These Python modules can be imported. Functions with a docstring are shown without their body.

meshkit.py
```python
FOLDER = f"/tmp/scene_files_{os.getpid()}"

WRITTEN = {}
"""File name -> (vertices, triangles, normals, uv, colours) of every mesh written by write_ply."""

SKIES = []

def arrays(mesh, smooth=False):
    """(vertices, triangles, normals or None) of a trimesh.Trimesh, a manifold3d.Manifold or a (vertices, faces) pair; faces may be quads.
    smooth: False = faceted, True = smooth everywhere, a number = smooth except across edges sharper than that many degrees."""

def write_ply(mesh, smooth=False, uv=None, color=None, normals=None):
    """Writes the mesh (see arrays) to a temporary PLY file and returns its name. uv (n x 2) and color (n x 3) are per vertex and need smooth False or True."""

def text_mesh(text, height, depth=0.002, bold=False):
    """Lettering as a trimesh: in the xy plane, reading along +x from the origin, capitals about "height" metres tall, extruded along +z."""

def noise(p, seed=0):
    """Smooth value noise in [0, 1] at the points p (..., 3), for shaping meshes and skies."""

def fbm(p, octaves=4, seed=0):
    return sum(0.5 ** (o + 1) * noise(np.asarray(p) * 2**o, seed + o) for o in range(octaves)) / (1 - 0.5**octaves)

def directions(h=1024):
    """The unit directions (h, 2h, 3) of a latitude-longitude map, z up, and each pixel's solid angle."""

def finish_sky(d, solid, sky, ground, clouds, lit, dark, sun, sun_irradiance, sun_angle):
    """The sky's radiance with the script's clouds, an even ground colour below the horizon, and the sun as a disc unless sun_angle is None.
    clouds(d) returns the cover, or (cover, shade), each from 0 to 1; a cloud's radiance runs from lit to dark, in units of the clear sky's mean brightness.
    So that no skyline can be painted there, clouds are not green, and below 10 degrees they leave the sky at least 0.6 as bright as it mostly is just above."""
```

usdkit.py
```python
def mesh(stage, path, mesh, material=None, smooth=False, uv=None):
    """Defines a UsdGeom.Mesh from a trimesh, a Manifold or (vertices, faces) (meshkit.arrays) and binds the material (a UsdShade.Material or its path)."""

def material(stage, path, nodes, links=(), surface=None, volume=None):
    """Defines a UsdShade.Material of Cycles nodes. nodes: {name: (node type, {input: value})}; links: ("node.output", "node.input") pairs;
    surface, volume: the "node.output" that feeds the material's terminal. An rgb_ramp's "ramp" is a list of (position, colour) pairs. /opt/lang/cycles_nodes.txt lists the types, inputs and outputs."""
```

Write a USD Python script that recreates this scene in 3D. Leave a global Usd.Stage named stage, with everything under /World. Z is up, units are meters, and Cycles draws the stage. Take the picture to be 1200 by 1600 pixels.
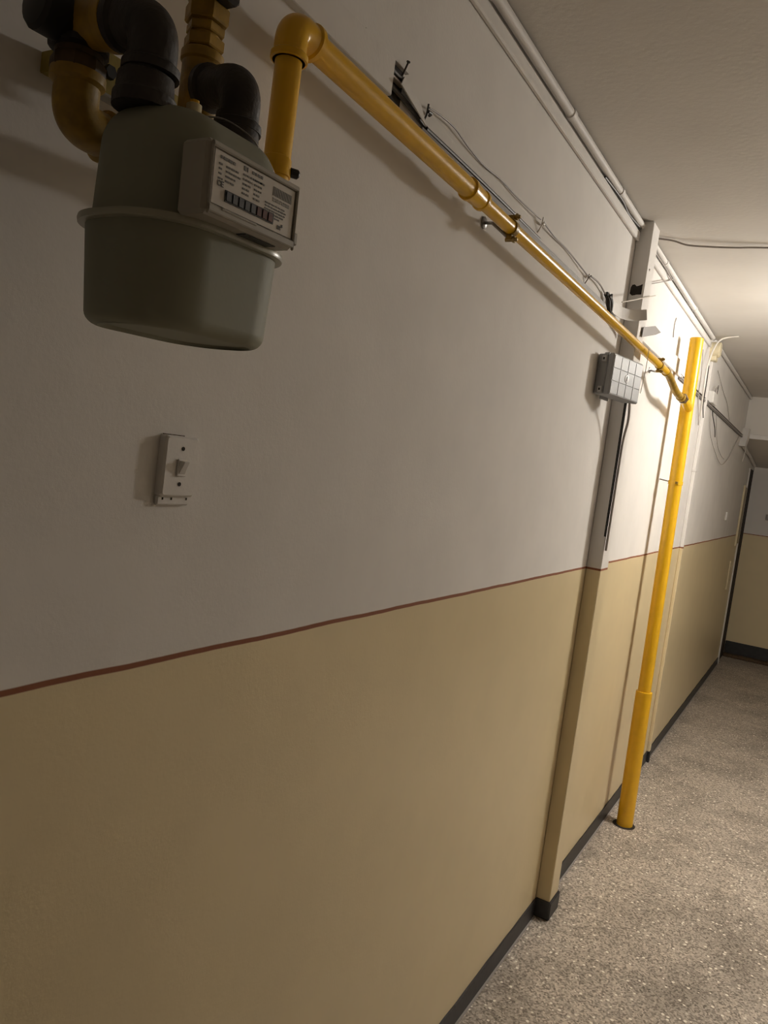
import math, random
import numpy as np, trimesh
from pxr import Usd, UsdGeom, UsdLux, Gf, Sdf, Vt
import usdkit, meshkit

random.seed(7); rng = np.random.default_rng(7)
stage = Usd.Stage.CreateInMemory()
UsdGeom.SetStageUpAxis(stage, 'Z'); UsdGeom.SetStageMetersPerUnit(stage, 1.0)
UsdGeom.Xform.Define(stage, '/World'); UsdGeom.Scope.Define(stage, '/World/Looks')

# ------------------------------------------------------------------ camera, light, exposure
H = 2.57                                     # ceiling height
R = np.array([[0.857472874, 0.149490049, -0.492334242],
              [0.497394571, 0.004046944, 0.867514990],
              [0.131677295, -0.988754946, -0.070885399]])   # columns: right, down, forward
EYE = (0.72, 0.0, 1.6295)
cam = UsdGeom.Camera.Define(stage, '/World/camera')
M = np.eye(4); M[0, :3] = R[:, 0]; M[1, :3] = -R[:, 1]; M[2, :3] = -R[:, 2]; M[3, :3] = EYE
cam.AddTransformOp().Set(Gf.Matrix4d(*M.ravel().tolist()))
cam.CreateHorizontalApertureAttr(36.0); cam.CreateVerticalApertureAttr(48.0)
cam.CreateFocalLengthAttr(36.0 * 1202.917 / 1200)
cam.CreateClippingRangeAttr(Gf.Vec2f(0.01, 100))
cam.CreateExposureAttr(0.0)
LAMP = (1.10, 3.87, 2.39); LAMP_COLOR = (1.0, 0.945, 0.86); LAMP_POWER = 194.0
ROOM_W = 2.15

# ------------------------------------------------------------------ materials
def mat(name, color, rough=0.5, metallic=0.0, noise=0.0, scale=30.0, bump=0.0, bscale=200.0, spec=0.5, emit=None, coat=0.0, dark=None):
    """Principled colour with a little procedural mottling (noise) and relief (bump)."""
    p = dict(base_color=color, roughness=rough, metallic=metallic, specular_ior_level=spec, coat_weight=coat, coat_roughness=0.15)
    if emit: p.update(emission_color=color, emission_strength=emit)
    n, l = {'p': ('principled_bsdf', p)}, []
    if noise or bump:
        n['t'] = ('texture_coordinate', {})
    if noise:
        d = dark or tuple(c * (1 - noise) for c in color)
        n['n'] = ('noise_texture', {'scale': scale, 'detail': 5.0, 'roughness': 0.6})
        n['r'] = ('rgb_ramp', {'ramp': [(0.3, d), (0.65, color)]})
        l += [('t.object', 'n.vector'), ('n.fac', 'r.fac'), ('r.color', 'p.base_color')]
    if bump:
        n['bn'] = ('noise_texture', {'scale': bscale, 'detail': 3.0})
        n['b'] = ('bump', {'strength': bump, 'distance': 0.002})
        l += [('t.object', 'bn.vector'), ('bn.fac', 'b.height'), ('b.normal', 'p.normal')]
    return usdkit.material(stage, '/World/Looks/' + name, n, l, surface='p.BSDF')

WHITE = (0.76, 0.735, 0.71); CREAM = (0.74, 0.625, 0.40); REDLINE = (0.25, 0.092, 0.045); ZL = 1.3285
def wall_material(name, bump=0.24):
    """Whitewash above, glossy cream oil paint below, a hand-painted red-brown line between them (flat paint, so by height)."""
    n = {
        'g': ('geometry', {}), 's': ('separate_xyz', {}),
        'wob': ('noise_texture', {'scale': 5.0, 'detail': 3.0, 'roughness': 0.55}),
        'wm': ('math', {'math_type': 'multiply_add', 'value2': 0.006, 'value3': -0.003}),
        'slow': ('noise_texture', {'scale': 0.7, 'detail': 1.0}),
        'z': ('math', {'math_type': 'add'}),
        'above': ('map_range', {'from_min': ZL + 0.0028, 'from_max': ZL + 0.0045, 'to_min': 0.0, 'to_max': 1.0, 'clamp': True}),
        'below': ('map_range', {'from_min': ZL - 0.0048, 'from_max': ZL - 0.0032, 'to_min': 1.0, 'to_max': 0.0, 'clamp': True}),
        'mott': ('noise_texture', {'scale': 5.0, 'detail': 6.0, 'roughness': 0.62}),
        'wr': ('rgb_ramp', {'ramp': [(0.3, tuple(c * 0.94 for c in WHITE)), (0.6, WHITE)]}),
        'cr': ('rgb_ramp', {'ramp': [(0.28, tuple(c * 0.95 for c in CREAM)), (0.6, CREAM)]}),
        'm1': ('mix_color', {'a': REDLINE}), 'm2': ('mix_color', {}),
        'rough': ('mix_float', {'a': 0.85, 'b': 0.33}),
        'fine': ('noise_texture', {'scale': 140.0, 'detail': 4.0, 'roughness': 0.6}),
        'wave': ('noise_texture', {'scale': 14.0, 'detail': 2.0}),
        'hm': ('math', {'math_type': 'multiply_add', 'value2': 3.0}),
        'b': ('bump', {'strength': bump, 'distance': 0.0012}),
        'p': ('principled_bsdf', {'specular_ior_level': 0.45}),
    }
    l = [('g.position', 's.vector'), ('g.position', 'wob.vector'), ('wob.fac', 'wm.value1'), ('s.z', 'z.value1'), ('wm.value', 'z.value2'),
         ('z.value', 'above.value'), ('z.value', 'below.value'), ('g.position', 'mott.vector'), ('mott.fac', 'wr.fac'), ('mott.fac', 'cr.fac'),
         ('above.result', 'm1.fac'), ('wr.color', 'm1.b'), ('below.result', 'm2.fac'), ('m1.result', 'm2.a'), ('cr.color', 'm2.b'), ('m2.result', 'p.base_color'),
         ('below.result', 'rough.fac'), ('rough.result', 'p.roughness'),
         ('g.position', 'fine.vector'), ('g.position', 'wave.vector'), ('wave.fac', 'hm.value1'), ('fine.fac', 'hm.value3'), ('hm.value', 'b.height'), ('b.normal', 'p.normal')]
    n.pop('slow')
    return usdkit.material(stage, '/World/Looks/' + name, n, l, surface='p.BSDF')

def terrazzo():
    n = {
        'g': ('geometry', {}),
        'v': ('voronoi_texture', {'scale': 62.0, 'randomness': 1.0}),
        'pick': ('separate_color', {}),
        'chip': ('map_range', {'from_min': 0.83, 'from_max': 0.87, 'to_min': 0.0, 'to_max': 1.0, 'clamp': True}),
        'size': ('map_range', {'from_min': 0.30, 'from_max': 0.36, 'to_min': 1.0, 'to_max': 0.0, 'clamp': True}),
        'cm': ('math', {'math_type': 'multiply'}),
        'v2': ('voronoi_texture', {'scale': 160.0}),
        'p2': ('separate_color', {}),
        'tone': ('rgb_ramp', {'ramp': [(0.0, (0.19, 0.16, 0.13)), (0.5, (0.47, 0.41, 0.35)), (1.0, (0.68, 0.61, 0.53))]}),
        'st': ('noise_texture', {'scale': 2.4, 'detail': 7.0, 'roughness': 0.66}),
        'stain': ('rgb_ramp', {'ramp': [(0.36, (0.42, 0.41, 0.40)), (0.55, (1, 1, 1))]}),
        'mul': ('mix_color', {'blend_type': 'multiply', 'fac': 0.6}),
        'mix': ('mix_color', {'b': (0.90, 0.86, 0.78)}),
        'bn': ('noise_texture', {'scale': 60.0, 'detail': 3.0}), 'b': ('bump', {'strength': 0.12, 'distance': 0.001}),
        'p': ('principled_bsdf', {'roughness': 0.42, 'specular_ior_level': 0.35}),
    }
    l = [('g.position', 'v.vector'), ('v.color', 'pick.color'), ('pick.r', 'chip.value'), ('v.distance', 'size.value'), ('chip.result', 'cm.value1'), ('size.result', 'cm.value2'),
         ('g.position', 'v2.vector'), ('v2.color', 'p2.color'), ('p2.g', 'tone.fac'), ('g.position', 'st.vector'), ('st.fac', 'stain.fac'),
         ('tone.color', 'mul.a'), ('stain.color', 'mul.b'), ('mul.result', 'mix.a'), ('cm.value', 'mix.fac'), ('mix.result', 'p.base_color'),
         ('g.position', 'bn.vector'), ('bn.fac', 'b.height'), ('b.normal', 'p.normal')]
    return usdkit.material(stage, '/World/Looks/terrazzo', n, l, surface='p.BSDF')

m_wall = wall_material('wall_paint')
m_floor = terrazzo()
m_ceil = mat('ceiling_paint', (0.72, 0.69, 0.65), 0.9, noise=0.05, scale=4, bump=0.3, bscale=60)
m_right = mat('beige_paint', (0.50, 0.44, 0.36), 0.7, noise=0.05, scale=4, bump=0.2, bscale=80)
m_white = mat('white_paint', (0.74, 0.715, 0.69), 0.6, noise=0.06, scale=20, bump=0.2, bscale=120)
m_plastic = mat('white_plastic', (0.74, 0.72, 0.69), 0.45)
m_clear = mat('cream_plastic', (0.66, 0.58, 0.40), 0.4)
m_base = mat('skirting_paint', (0.030, 0.030, 0.032), 0.45, noise=0.4, scale=30, bump=0.2, bscale=80)
m_yellow = mat('yellow_gloss_paint', (0.80, 0.455, 0.014), 0.28, noise=0.10, scale=16, bump=0.10, bscale=90)
m_yellow_old = mat('yellow_dull_paint', (0.42, 0.25, 0.02), 0.42, noise=0.55, scale=35, bump=0.25, bscale=120, dark=(0.20, 0.12, 0.015))
m_olive = mat('olive_paint', (0.36, 0.27, 0.04), 0.5, noise=0.4, scale=40)
m_iron = mat('black_iron', (0.030, 0.022, 0.018), 0.55, noise=0.5, scale=40, bump=0.5, bscale=150)
m_rust = mat('brown_iron', (0.10, 0.055, 0.02), 0.6, noise=0.6, scale=60, bump=0.4, bscale=150)
m_black = mat('black_rubber', (0.012, 0.011, 0.010), 0.5)
m_meter = mat('meter_enamel', (0.25, 0.25, 0.19), 0.6, spec=0.3, noise=0.04, scale=12, bump=0.05, bscale=250)
m_rim = mat('meter_rim', (0.36, 0.35, 0.28), 0.3)
m_counter = mat('counter_plastic', (0.36, 0.335, 0.29), 0.4)
m_label = mat('label_white', (0.60, 0.56, 0.51), 0.35)
m_ink = mat('label_ink', (0.11, 0.10, 0.09), 0.5)
m_inkg = mat('label_ink_pale', (0.28, 0.26, 0.23), 0.5)
m_digit = mat('digit_window', (0.035, 0.04, 0.045), 0.25)
m_digitb = mat('digit_wheel', (0.06, 0.065, 0.075), 0.4)
m_digitr = mat('digit_red', (0.10, 0.03, 0.027), 0.3)
m_grey = mat('junction_grey', (0.33, 0.34, 0.355), 0.5)
m_gpad = mat('junction_grey_pad', (0.37, 0.38, 0.40), 0.45)
m_glatch = mat('junction_latch', (0.50, 0.50, 0.50), 0.4)
m_greyplate = mat('grey_strip', (0.22, 0.20, 0.19), 0.6)
m_steel = mat('steel', (0.30, 0.29, 0.28), 0.4, metallic=0.8)
m_cable = mat('dark_cable', (0.05, 0.045, 0.04), 0.5)
m_gcable = mat('grey_cable', (0.33, 0.30, 0.28), 0.5)
m_pcable = mat('pale_grey_cable', (0.42, 0.38, 0.35), 0.5)
m_wcable = mat('white_cable', (0.74, 0.70, 0.64), 0.45)
m_hole = mat('dark_hollow', (0.035, 0.028, 0.022), 0.9, noise=0.5, scale=80)
m_door = mat('dark_wood', (0.022, 0.010, 0.007), 0.85, noise=0.4, scale=10)
m_panel = mat('ochre_panel', (0.30, 0.235, 0.12), 0.45)
m_brass = mat('brass', (0.45, 0.32, 0.12), 0.4, metallic=0.5, noise=0.4, scale=80)
m_seal = mat('seal_plastic', (0.75, 0.66, 0.42), 0.3)
m_glass = mat('lamp_glass', LAMP_COLOR, 0.4, emit=LAMP_POWER)

# ------------------------------------------------------------------ helpers
used = {}
def path_of(name, parent=None):
    base = (parent.GetPath().pathString if parent else '/World') + '/' + name
    k = used.get(base, 0); used[base] = k + 1
    return base if k == 0 else f'{base}_{k:03d}'

def tag(p, label=None, cat=None, group=None, kind=None):
    for k, v in (('label', label), ('category', cat), ('group', group), ('kind', kind)):
        if v: p.SetCustomDataByKey(k, v)
    return p

def thing(name, label, cat, loc=(0, 0, 0), group=None, kind=None, rot=None):
    x = UsdGeom.Xform.Define(stage, path_of(name))
    x.AddTranslateOp().Set(Gf.Vec3d(*map(float, loc)))
    if rot: x.AddRotateXYZOp().Set(Gf.Vec3f(*rot))
    p = x.GetPrim(); tag(p, label, cat, group, kind)
    ORIGIN[p.GetPath()] = np.array(loc, float) if not rot else None
    return p
ORIGIN = {}

def obj(name, mesh, material, parent=None, smooth=35, local=False):
    """One Mesh prim. Meshes are written in world coordinates and shifted to the thing's origin unless local."""
    if isinstance(mesh, list): mesh = trimesh.util.concatenate(mesh)
    if parent is not None and not local:
        q = parent
        while q.GetPath() not in ORIGIN: q = q.GetParent()
        o = ORIGIN[q.GetPath()]
        if o is not None:
            mesh = mesh.copy(); mesh.apply_translation(-o)
    return usdkit.mesh(stage, path_of(name, parent), mesh, material, smooth=smooth).GetPrim()

def box(x0, x1, y0, y1, z0, z1, r=0.0):
    a = np.array([x0, y0, z0], float); b = np.array([x1, y1, z1], float)
    if r <= 0:
        m = trimesh.creation.box(b - a); m.apply_translation((a + b) / 2); return m
    pts = []
    for k in range(3):
        d = np.full(3, r); d[k] = 0
        for s in np.ndindex(2, 2, 2): pts.append(np.where(np.array(s) == 0, a + d, b - d))
    return trimesh.convex.convex_hull(np.array(pts))

def frames(P):
    P = np.asarray(P, float); T = np.gradient(P, axis=0); T /= np.linalg.norm(T, axis=1, keepdims=True)
    u = np.cross(T[0], [0, 0, 1.0] if abs(T[0][2]) < 0.9 else [1.0, 0, 0]); u /= np.linalg.norm(u); U = [u]
    for i in range(1, len(P)):
        u = u - T[i] * (u @ T[i]); u /= np.linalg.norm(u); U.append(u)
    U = np.array(U); return P, T, U, np.cross(T, U)

def tube(P, r, n=16):
    """A capped sweep along P; r is one radius or one per point."""
    P, T, U, V = frames(P); r = np.broadcast_to(np.asarray(r, float), (len(P),))
    a = np.linspace(0, 2 * math.pi, n, endpoint=False)
    ring = P[:, None] + r[:, None, None] * (np.cos(a)[None, :, None] * U[:, None] + np.sin(a)[None, :, None] * V[:, None])
    v = ring.reshape(-1, 3); f = []
    for i in range(len(P) - 1):
        for j in range(n):
            k = (j + 1) % n; A, B, C, D = i * n + j, i * n + k, (i + 1) * n + k, (i + 1) * n + j
            f += [(A, B, C), (A, C, D)]
    c0, c1 = len(v), len(v) + 1; e = (len(P) - 1) * n
    for j in range(n):
        k = (j + 1) % n; f += [(c0, k, j), (c1, e + j, e + k)]
    v = np.vstack([v, P[0], P[-1]])
    m = trimesh.Trimesh(v, f, process=False); m.fix_normals() if m.volume < 0 else None
    return m

def spline(P, n=12):
    P = np.asarray(P, float)
    if len(P) < 3: return np.linspace(P[0], P[-1], n)
    Q = np.vstack([2 * P[0] - P[1], P, 2 * P[-1] - P[-2]]); out = []
    for i in range(1, len(Q) - 2):
        for t in np.linspace(0, 1, n, endpoint=False):
            a, b, c, d = Q[i - 1:i + 3]
            out.append(0.5 * ((2 * b) + (c - a) * t + (2 * a - 5 * b + 4 * c - d) * t * t + (3 * b - a - 3 * c + d) * t ** 3))
    return np.array(out + [P[-1]])

def bend(P, r, n=10):
    """Polyline with its corners rounded to arcs of about radius r."""
    P = np.asarray(P, float); out = [P[0]]
    for i in range(1, len(P) - 1):
        a, b, c = P[i - 1:i + 2]; u = (a - b) / np.linalg.norm(a - b); w = (c - b) / np.linalg.norm(c - b)
        d = min(r, 0.48 * np.linalg.norm(a - b), 0.48 * np.linalg.norm(c - b)); s, e = b + u * d, b + w * d
        for t in np.linspace(0, 1, n): out.append((1 - t) ** 2 * s + 2 * t * (1 - t) * b + t * t * e)
    out.append(P[-1]); return np.array(out)

def cable(P, r=0.003, n=8): return tube(spline(P, 10), r, n)

def turned(start, direction, prof, n=28):
    """A turned piece: prof is a list of (distance along direction, radius)."""
    d = np.asarray(direction, float); d /= np.linalg.norm(d); s = np.asarray(start, float)
    return lathe(s, d, prof, n)

def lathe(s, d, prof, n):
    u = np.cross(d, [0, 0, 1.0] if abs(d[2]) < 0.9 else [1.0, 0, 0]); u /= np.linalg.norm(u); w = np.cross(d, u)
    a = np.linspace(0, 2 * math.pi, n, endpoint=False); v = []; f = []
    for (h, r) in prof:
        v.append(s + d * h + r * (np.cos(a)[:, None] * u + np.sin(a)[:, None] * w))
    v = np.vstack(v); m = len(prof)
    for i in range(m - 1):
        for j in range(n):
            k = (j + 1) % n; f += [(i * n + j, i * n + k, (i + 1) * n + k), (i * n + j, (i + 1) * n + k, (i + 1) * n + j)]
    c0, c1 = len(v), len(v) + 1; e = (m - 1) * n
    for j in range(n):
        k = (j + 1) % n; f += [(c0, k, j), (c1, e + j, e + k)]
    v = np.vstack([v, s + d * prof[0][0], s + d * prof[-1][0]])
    t = trimesh.Trimesh(v, f, process=False)
    if t.volume < 0: t.invert()
    return t

def elbow(a, corner, b, r, rim=0.004, rl=0.010):
    """A cast pipe elbow from a round corner to b with a bead at both mouths."""
    a, c, b = (np.asarray(x, float) for x in (a, corner, b))
    P = bend([a, c, b], min(np.linalg.norm(a - c), np.linalg.norm(b - c)) * 0.72, 16)
    body = tube(P, r, 28)
    u = (c - a) / np.linalg.norm(c - a); w = (c - b) / np.linalg.norm(c - b)
    rp = [(0, r), (0.001, r + rim), (rl - 0.001, r + rim), (rl + 0.002, r)]
    return trimesh.util.concatenate([body, turned(a, u, rp), turned(b, w, rp)])

def hexnut(start, d, h, r, inner=None):
    m = turned(start, d, [(0, r * 0.93), (h * 0.12, r), (h * 0.88, r), (h, r * 0.93)], 6); return m

def ring(center, axis, r0, r1, h):
    d = np.asarray(axis, float); d /= np.linalg.norm(d); s = np.asarray(center, float) - d * h / 2
    n = 32; u = np.cross(d, [0, 0, 1.0] if abs(d[2]) < 0.9 else [1.0, 0, 0]); u /= np.linalg.norm(u); w = np.cross(d, u)
    a = np.linspace(0, 2 * math.pi, n, endpoint=False); c = np.cos(a)[:, None] * u + np.sin(a)[:, None] * w
    v = np.vstack([s + r0 * c, s + r1 * c, s + d * h + r1 * c, s + d * h + r0 * c]); f = []
    for i in range(4):
        i2 = (i + 1) % 4
        for j in range(n):
            k = (j + 1) % n; f += [(i * n + j, i * n + k, i2 * n + k), (i * n + j, i2 * n + k, i2 * n + j)]
    t = trimesh.Trimesh(v, f, process=False)
    if t.volume < 0: t.invert()
    return t

def ribbon(P, w, t, up=(0, 0, 1)):
    """A flat strip of width w (along up) and thickness t swept along P."""
    P = np.asarray(P, float); T = np.gradient(P, axis=0); T /= np.linalg.norm(T, axis=1, keepdims=True)
    w = np.broadcast_to(w, (len(P),)); up = np.broadcast_to(np.asarray(up, float), P.shape)
    N = np.cross(T, up); N /= np.linalg.norm(N, axis=1, keepdims=True); U = np.cross(N, T)
    v = np.stack([P + U * (w / 2)[:, None] + N * t / 2, P - U * (w / 2)[:, None] + N * t / 2, P - U * (w / 2)[:, None] - N * t / 2, P + U * (w / 2)[:, None] - N * t / 2], 1).reshape(-1, 3); f = []
    for i in range(len(P) - 1):
        for j in range(4):
            k = (j + 1) % 4; f += [(i * 4 + j, i * 4 + k, i * 4 + 4 + k), (i * 4 + j, i * 4 + 4 + k, i * 4 + 4 + j)]
    e = (len(P) - 1) * 4; f += [(0, 2, 1), (0, 3, 2), (e, e + 1, e + 2), (e, e + 2, e + 3)]
    m = trimesh.Trimesh(v, f, process=False)
    if m.volume < 0: m.invert()
    return m

def struct(name, mesh, m, label, cat, smooth=30):
    return tag(obj(name, mesh, m, None, smooth), label, cat, None, 'structure')

# ------------------------------------------------------------------ the corridor
YB, YE, YS = -1.6, 9.05, 7.42
struct('floor', box(-0.1, ROOM_W + 0.1, YB - 0.1, YE + 0.1, -0.1, 0), m_floor, 'speckled grey brown terrazzo corridor floor', 'floor')
struct('ceiling', box(-0.1, ROOM_W + 0.1, YB - 0.1, YE + 0.1, H, H + 0.1), m_ceil, 'plain off-white plaster corridor ceiling', 'ceiling')
struct('wall_left', box(-0.1, 0, YB, 8.50, 0, H), m_wall, 'long corridor wall, white above and cream paint below a brown line', 'wall')
struct('wall_right', box(ROOM_W, ROOM_W + 0.1, YB, YE, 0, H), m_right, 'unseen opposite corridor wall in plain beige paint', 'wall')
struct('wall_far', box(-0.1, ROOM_W, YE, YE + 0.1, 0, H), m_wall, 'end wall of the corridor beyond the dropped soffit', 'wall')
struct('wall_back', box(-0.1, ROOM_W, YB - 0.1, YB, 0, H), m_right, 'unseen beige corridor wall behind the viewer', 'wall')
def prism_yz(pts, x0, x1):
    from shapely.geometry import Polygon
    m = trimesh.creation.extrude_polygon(Polygon(pts), x1 - x0)       # (y,z) -> local x,y ; extrude -> z
    m.apply_transform(np.array([[0, 0, 1, x0], [1, 0, 0, 0], [0, 1, 0, 0], [0, 0, 0, 1.0]])); return m
sof = thing('trim_2', 'white dropped soffit with a lip across the dark corridor end', 'soffit', (0, YS, 2.2), kind='structure')
obj('soffit_box', prism_yz([(YS, H), (YS, 2.21), (YE, 2.04), (YE, H)], 0.0, ROOM_W), m_ceil, sof, False)
obj('soffit_lip', box(0.0, ROOM_W, YS - 0.012, YS, 2.205, 2.245, 0.003), m_white, sof)

pil = thing('trim_1', 'narrow pilaster from floor to ceiling behind the grey junction box', 'pilaster', (0, 2.85, 0), kind='structure')
obj('pilaster_shaft', box(0, 0.054, 2.80, 2.905, 0.055, H, 0.003), m_wall, pil, False)
obj('pilaster_foot', box(0, 0.062, 2.792, 2.912, 0, 0.070, 0.005), m_base, pil, False)
patch = trimesh.creation.extrude_polygon(__import__('shapely.geometry', fromlist=['Polygon']).Polygon(
    [(0.007, 2.317), (0.008, 2.338), (0.012, 2.347), (0.020, 2.349), (0.028, 2.342), (0.040, 2.346), (0.047, 2.350), (0.047, 2.314), (0.030, 2.313), (0.016, 2.310)]), 0.002)
patch.apply_transform(np.array([[1, 0, 0, 0], [0, 0, 1, 2.7985], [0, 1, 0, 0], [0, 0, 0, 1.0]])); patch.fix_normals()
tag(obj('dark_patch', patch, m_hole, pil, False), 'dark torn patch on the side of the pilaster')
gap = prism_yz([(2.7985, 1.95), (2.806, 1.95), (2.802, 1.60), (2.7985, 1.45)], 0.047, 0.0555)
tag(obj('dark_gap', gap, m_black, pil, False), 'black open seam along the pilaster edge')

skl = thing('baseboard_left', 'low dark grey painted skirting along the long left wall', 'baseboard', (0, 4, 0), kind='structure')
def wavy_base(y0, y1, x=0.006):
    ys = np.arange(y0, y1, 0.08); ys = np.append(ys, y1); h = 0.069 + rng.uniform(-0.0025, 0.0025, len(ys))
    v, f = [], []
    for y, hh in zip(ys, h): v += [(0, y, 0), (x, y, 0), (x, y, hh), (0, y, hh)]
    for i in range(len(ys) - 1):
        for j in range(4):
            k = (j + 1) % 4; f += [(i*4+j, i*4+k, i*4+4+k), (i*4+j, i*4+4+k, i*4+4+j)]
    e = (len(ys) - 1) * 4; f += [(0, 1, 2), (0, 2, 3), (e, e + 2, e + 1), (e, e + 3, e + 2)]
    m = trimesh.Trimesh(v, f, process=False); m.invert() if m.volume < 0 else None
    return m
obj('skirting', wavy_base(YB, 2.785), m_base, skl, False)
obj('skirting', wavy_base(2.915, 8.45), m_base, skl, False)
for y0, y1 in ((YB, 2.785), (2.915, 8.45)):
    obj('cement_fillet', prism_yz([(y0, 0), (y1, 0), (y1, 0.002), (y0, 0.002)], 0.006, 0.013), m_gcable, skl, False)
skf = struct('baseboard_far', box(0.0, ROOM_W, YE - 0.02, YE, 0, 0.16, 0.004), m_base, 'tall black skirting on the end wall', 'baseboard')
tag(obj('trim_3', box(0.0, ROOM_W, YE - 0.10, YE - 0.02, 0, 0.035, 0.004), m_rust, None), 'low brown plinth at the foot of the end wall', 'plinth', None, 'structure')

door = thing('door_1', 'dark doorway at the far end of the left wall with a white edge', 'door', (0, 8.80, 0), kind='structure')
obj('door_leaf', box(-0.07, -0.004, 8.50, 9.05, 0, 2.0), m_door, door, False)
obj('door_head', box(-0.1, 0.0, 8.50, 9.05, 2.0, H), m_wall, door, False)
obj('door_casing', box(0, 0.012, 8.455, 8.50, 0, 2.0, 0.003), m_white, door, False)
obj('door_backing', box(-0.1, -0.075, 8.50, 9.05, 0, 2.0), m_wall, door, False)

# ------------------------------------------------------------------ lamp (outside the frame, lights the corridor)
lamp = thing('ceiling_lamp', 'small round white glass ceiling lamp lighting the corridor', 'lamp', (LAMP[0], LAMP[1], H))
obj('lamp_base', turned((LAMP[0], LAMP[1], H), (0, 0, -1), [(0, 0.06), (0.012, 0.06), (0.03, 0.05), (0.105, 0.045)]), m_plastic, lamp)
globe = trimesh.creation.icosphere(3, 0.11); globe.apply_scale((1, 1, 0.74)); globe.apply_translation(LAMP)
obj('lamp_globe', globe, m_glass, lamp, True)

# ------------------------------------------------------------------ gas riser
def lerp(a, b, t): return np.asarray(a, float) * (1 - t) + np.asarray(b, float) * t
RB, RT = np.array([0.100, 3.874, 0.0]), np.array([0.078, 3.870, 2.37])
def rz(z): return lerp(RB, RT, z / 2.37)
riser = thing('gas_riser', 'thick yellow vertical gas riser pipe standing on the terrazzo', 'pipe', RB)
obj('pipe', tube([rz(0.62), rz(1.2), rz(1.8), rz(2.372)], 0.0305, 36), m_yellow, riser)
obj('sleeve', lathe(rz(-0.02), (RT - RB) / np.linalg.norm(RT - RB), [(0, 0.0385), (0.685, 0.0385), (0.69, 0.0375), (0.692, 0.031)], 36), m_yellow, riser)
obj('end_cap', lathe(rz(2.365), (RT - RB) / np.linalg.norm(RT - RB), [(0, 0.0312), (0.006, 0.0312), (0.010, 0.028), (0.0125, 0.016)], 36), m_yellow, riser)
tag(obj('floor_opening', ring((0.098, 3.868, 0.0008), (0, 0, 1), 0.036, 0.053, 0.0016), m_hole, riser), 'dark ring of the hole round the foot')
rc = thing('pipe_clamp', 'yellow clamp with a thin rod holding the vertical riser', 'clamp', (0, 3.872, 1.69))
c = rz(1.69)
obj('clamp_band', ring(c, (0, 0, 1), 0.0305, 0.0335, 0.018), m_yellow, rc)
obj('clamp_bolt', [turned(c + [0.012, -0.044, 0], (0, 1, 0), [(0, 0.006), (0.014, 0.006)], 12), box(c[0] + 0.006, c[0] + 0.018, c[1] - 0.045, c[1] - 0.030, 1.684, 1.696, 0.001)], m_yellow_old, rc)
obj('clamp_rod', tube([(0.0, 3.925, 1.70), c + [-0.01, -0.028, 0]], 0.003, 8), m_gcable, rc)

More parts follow.
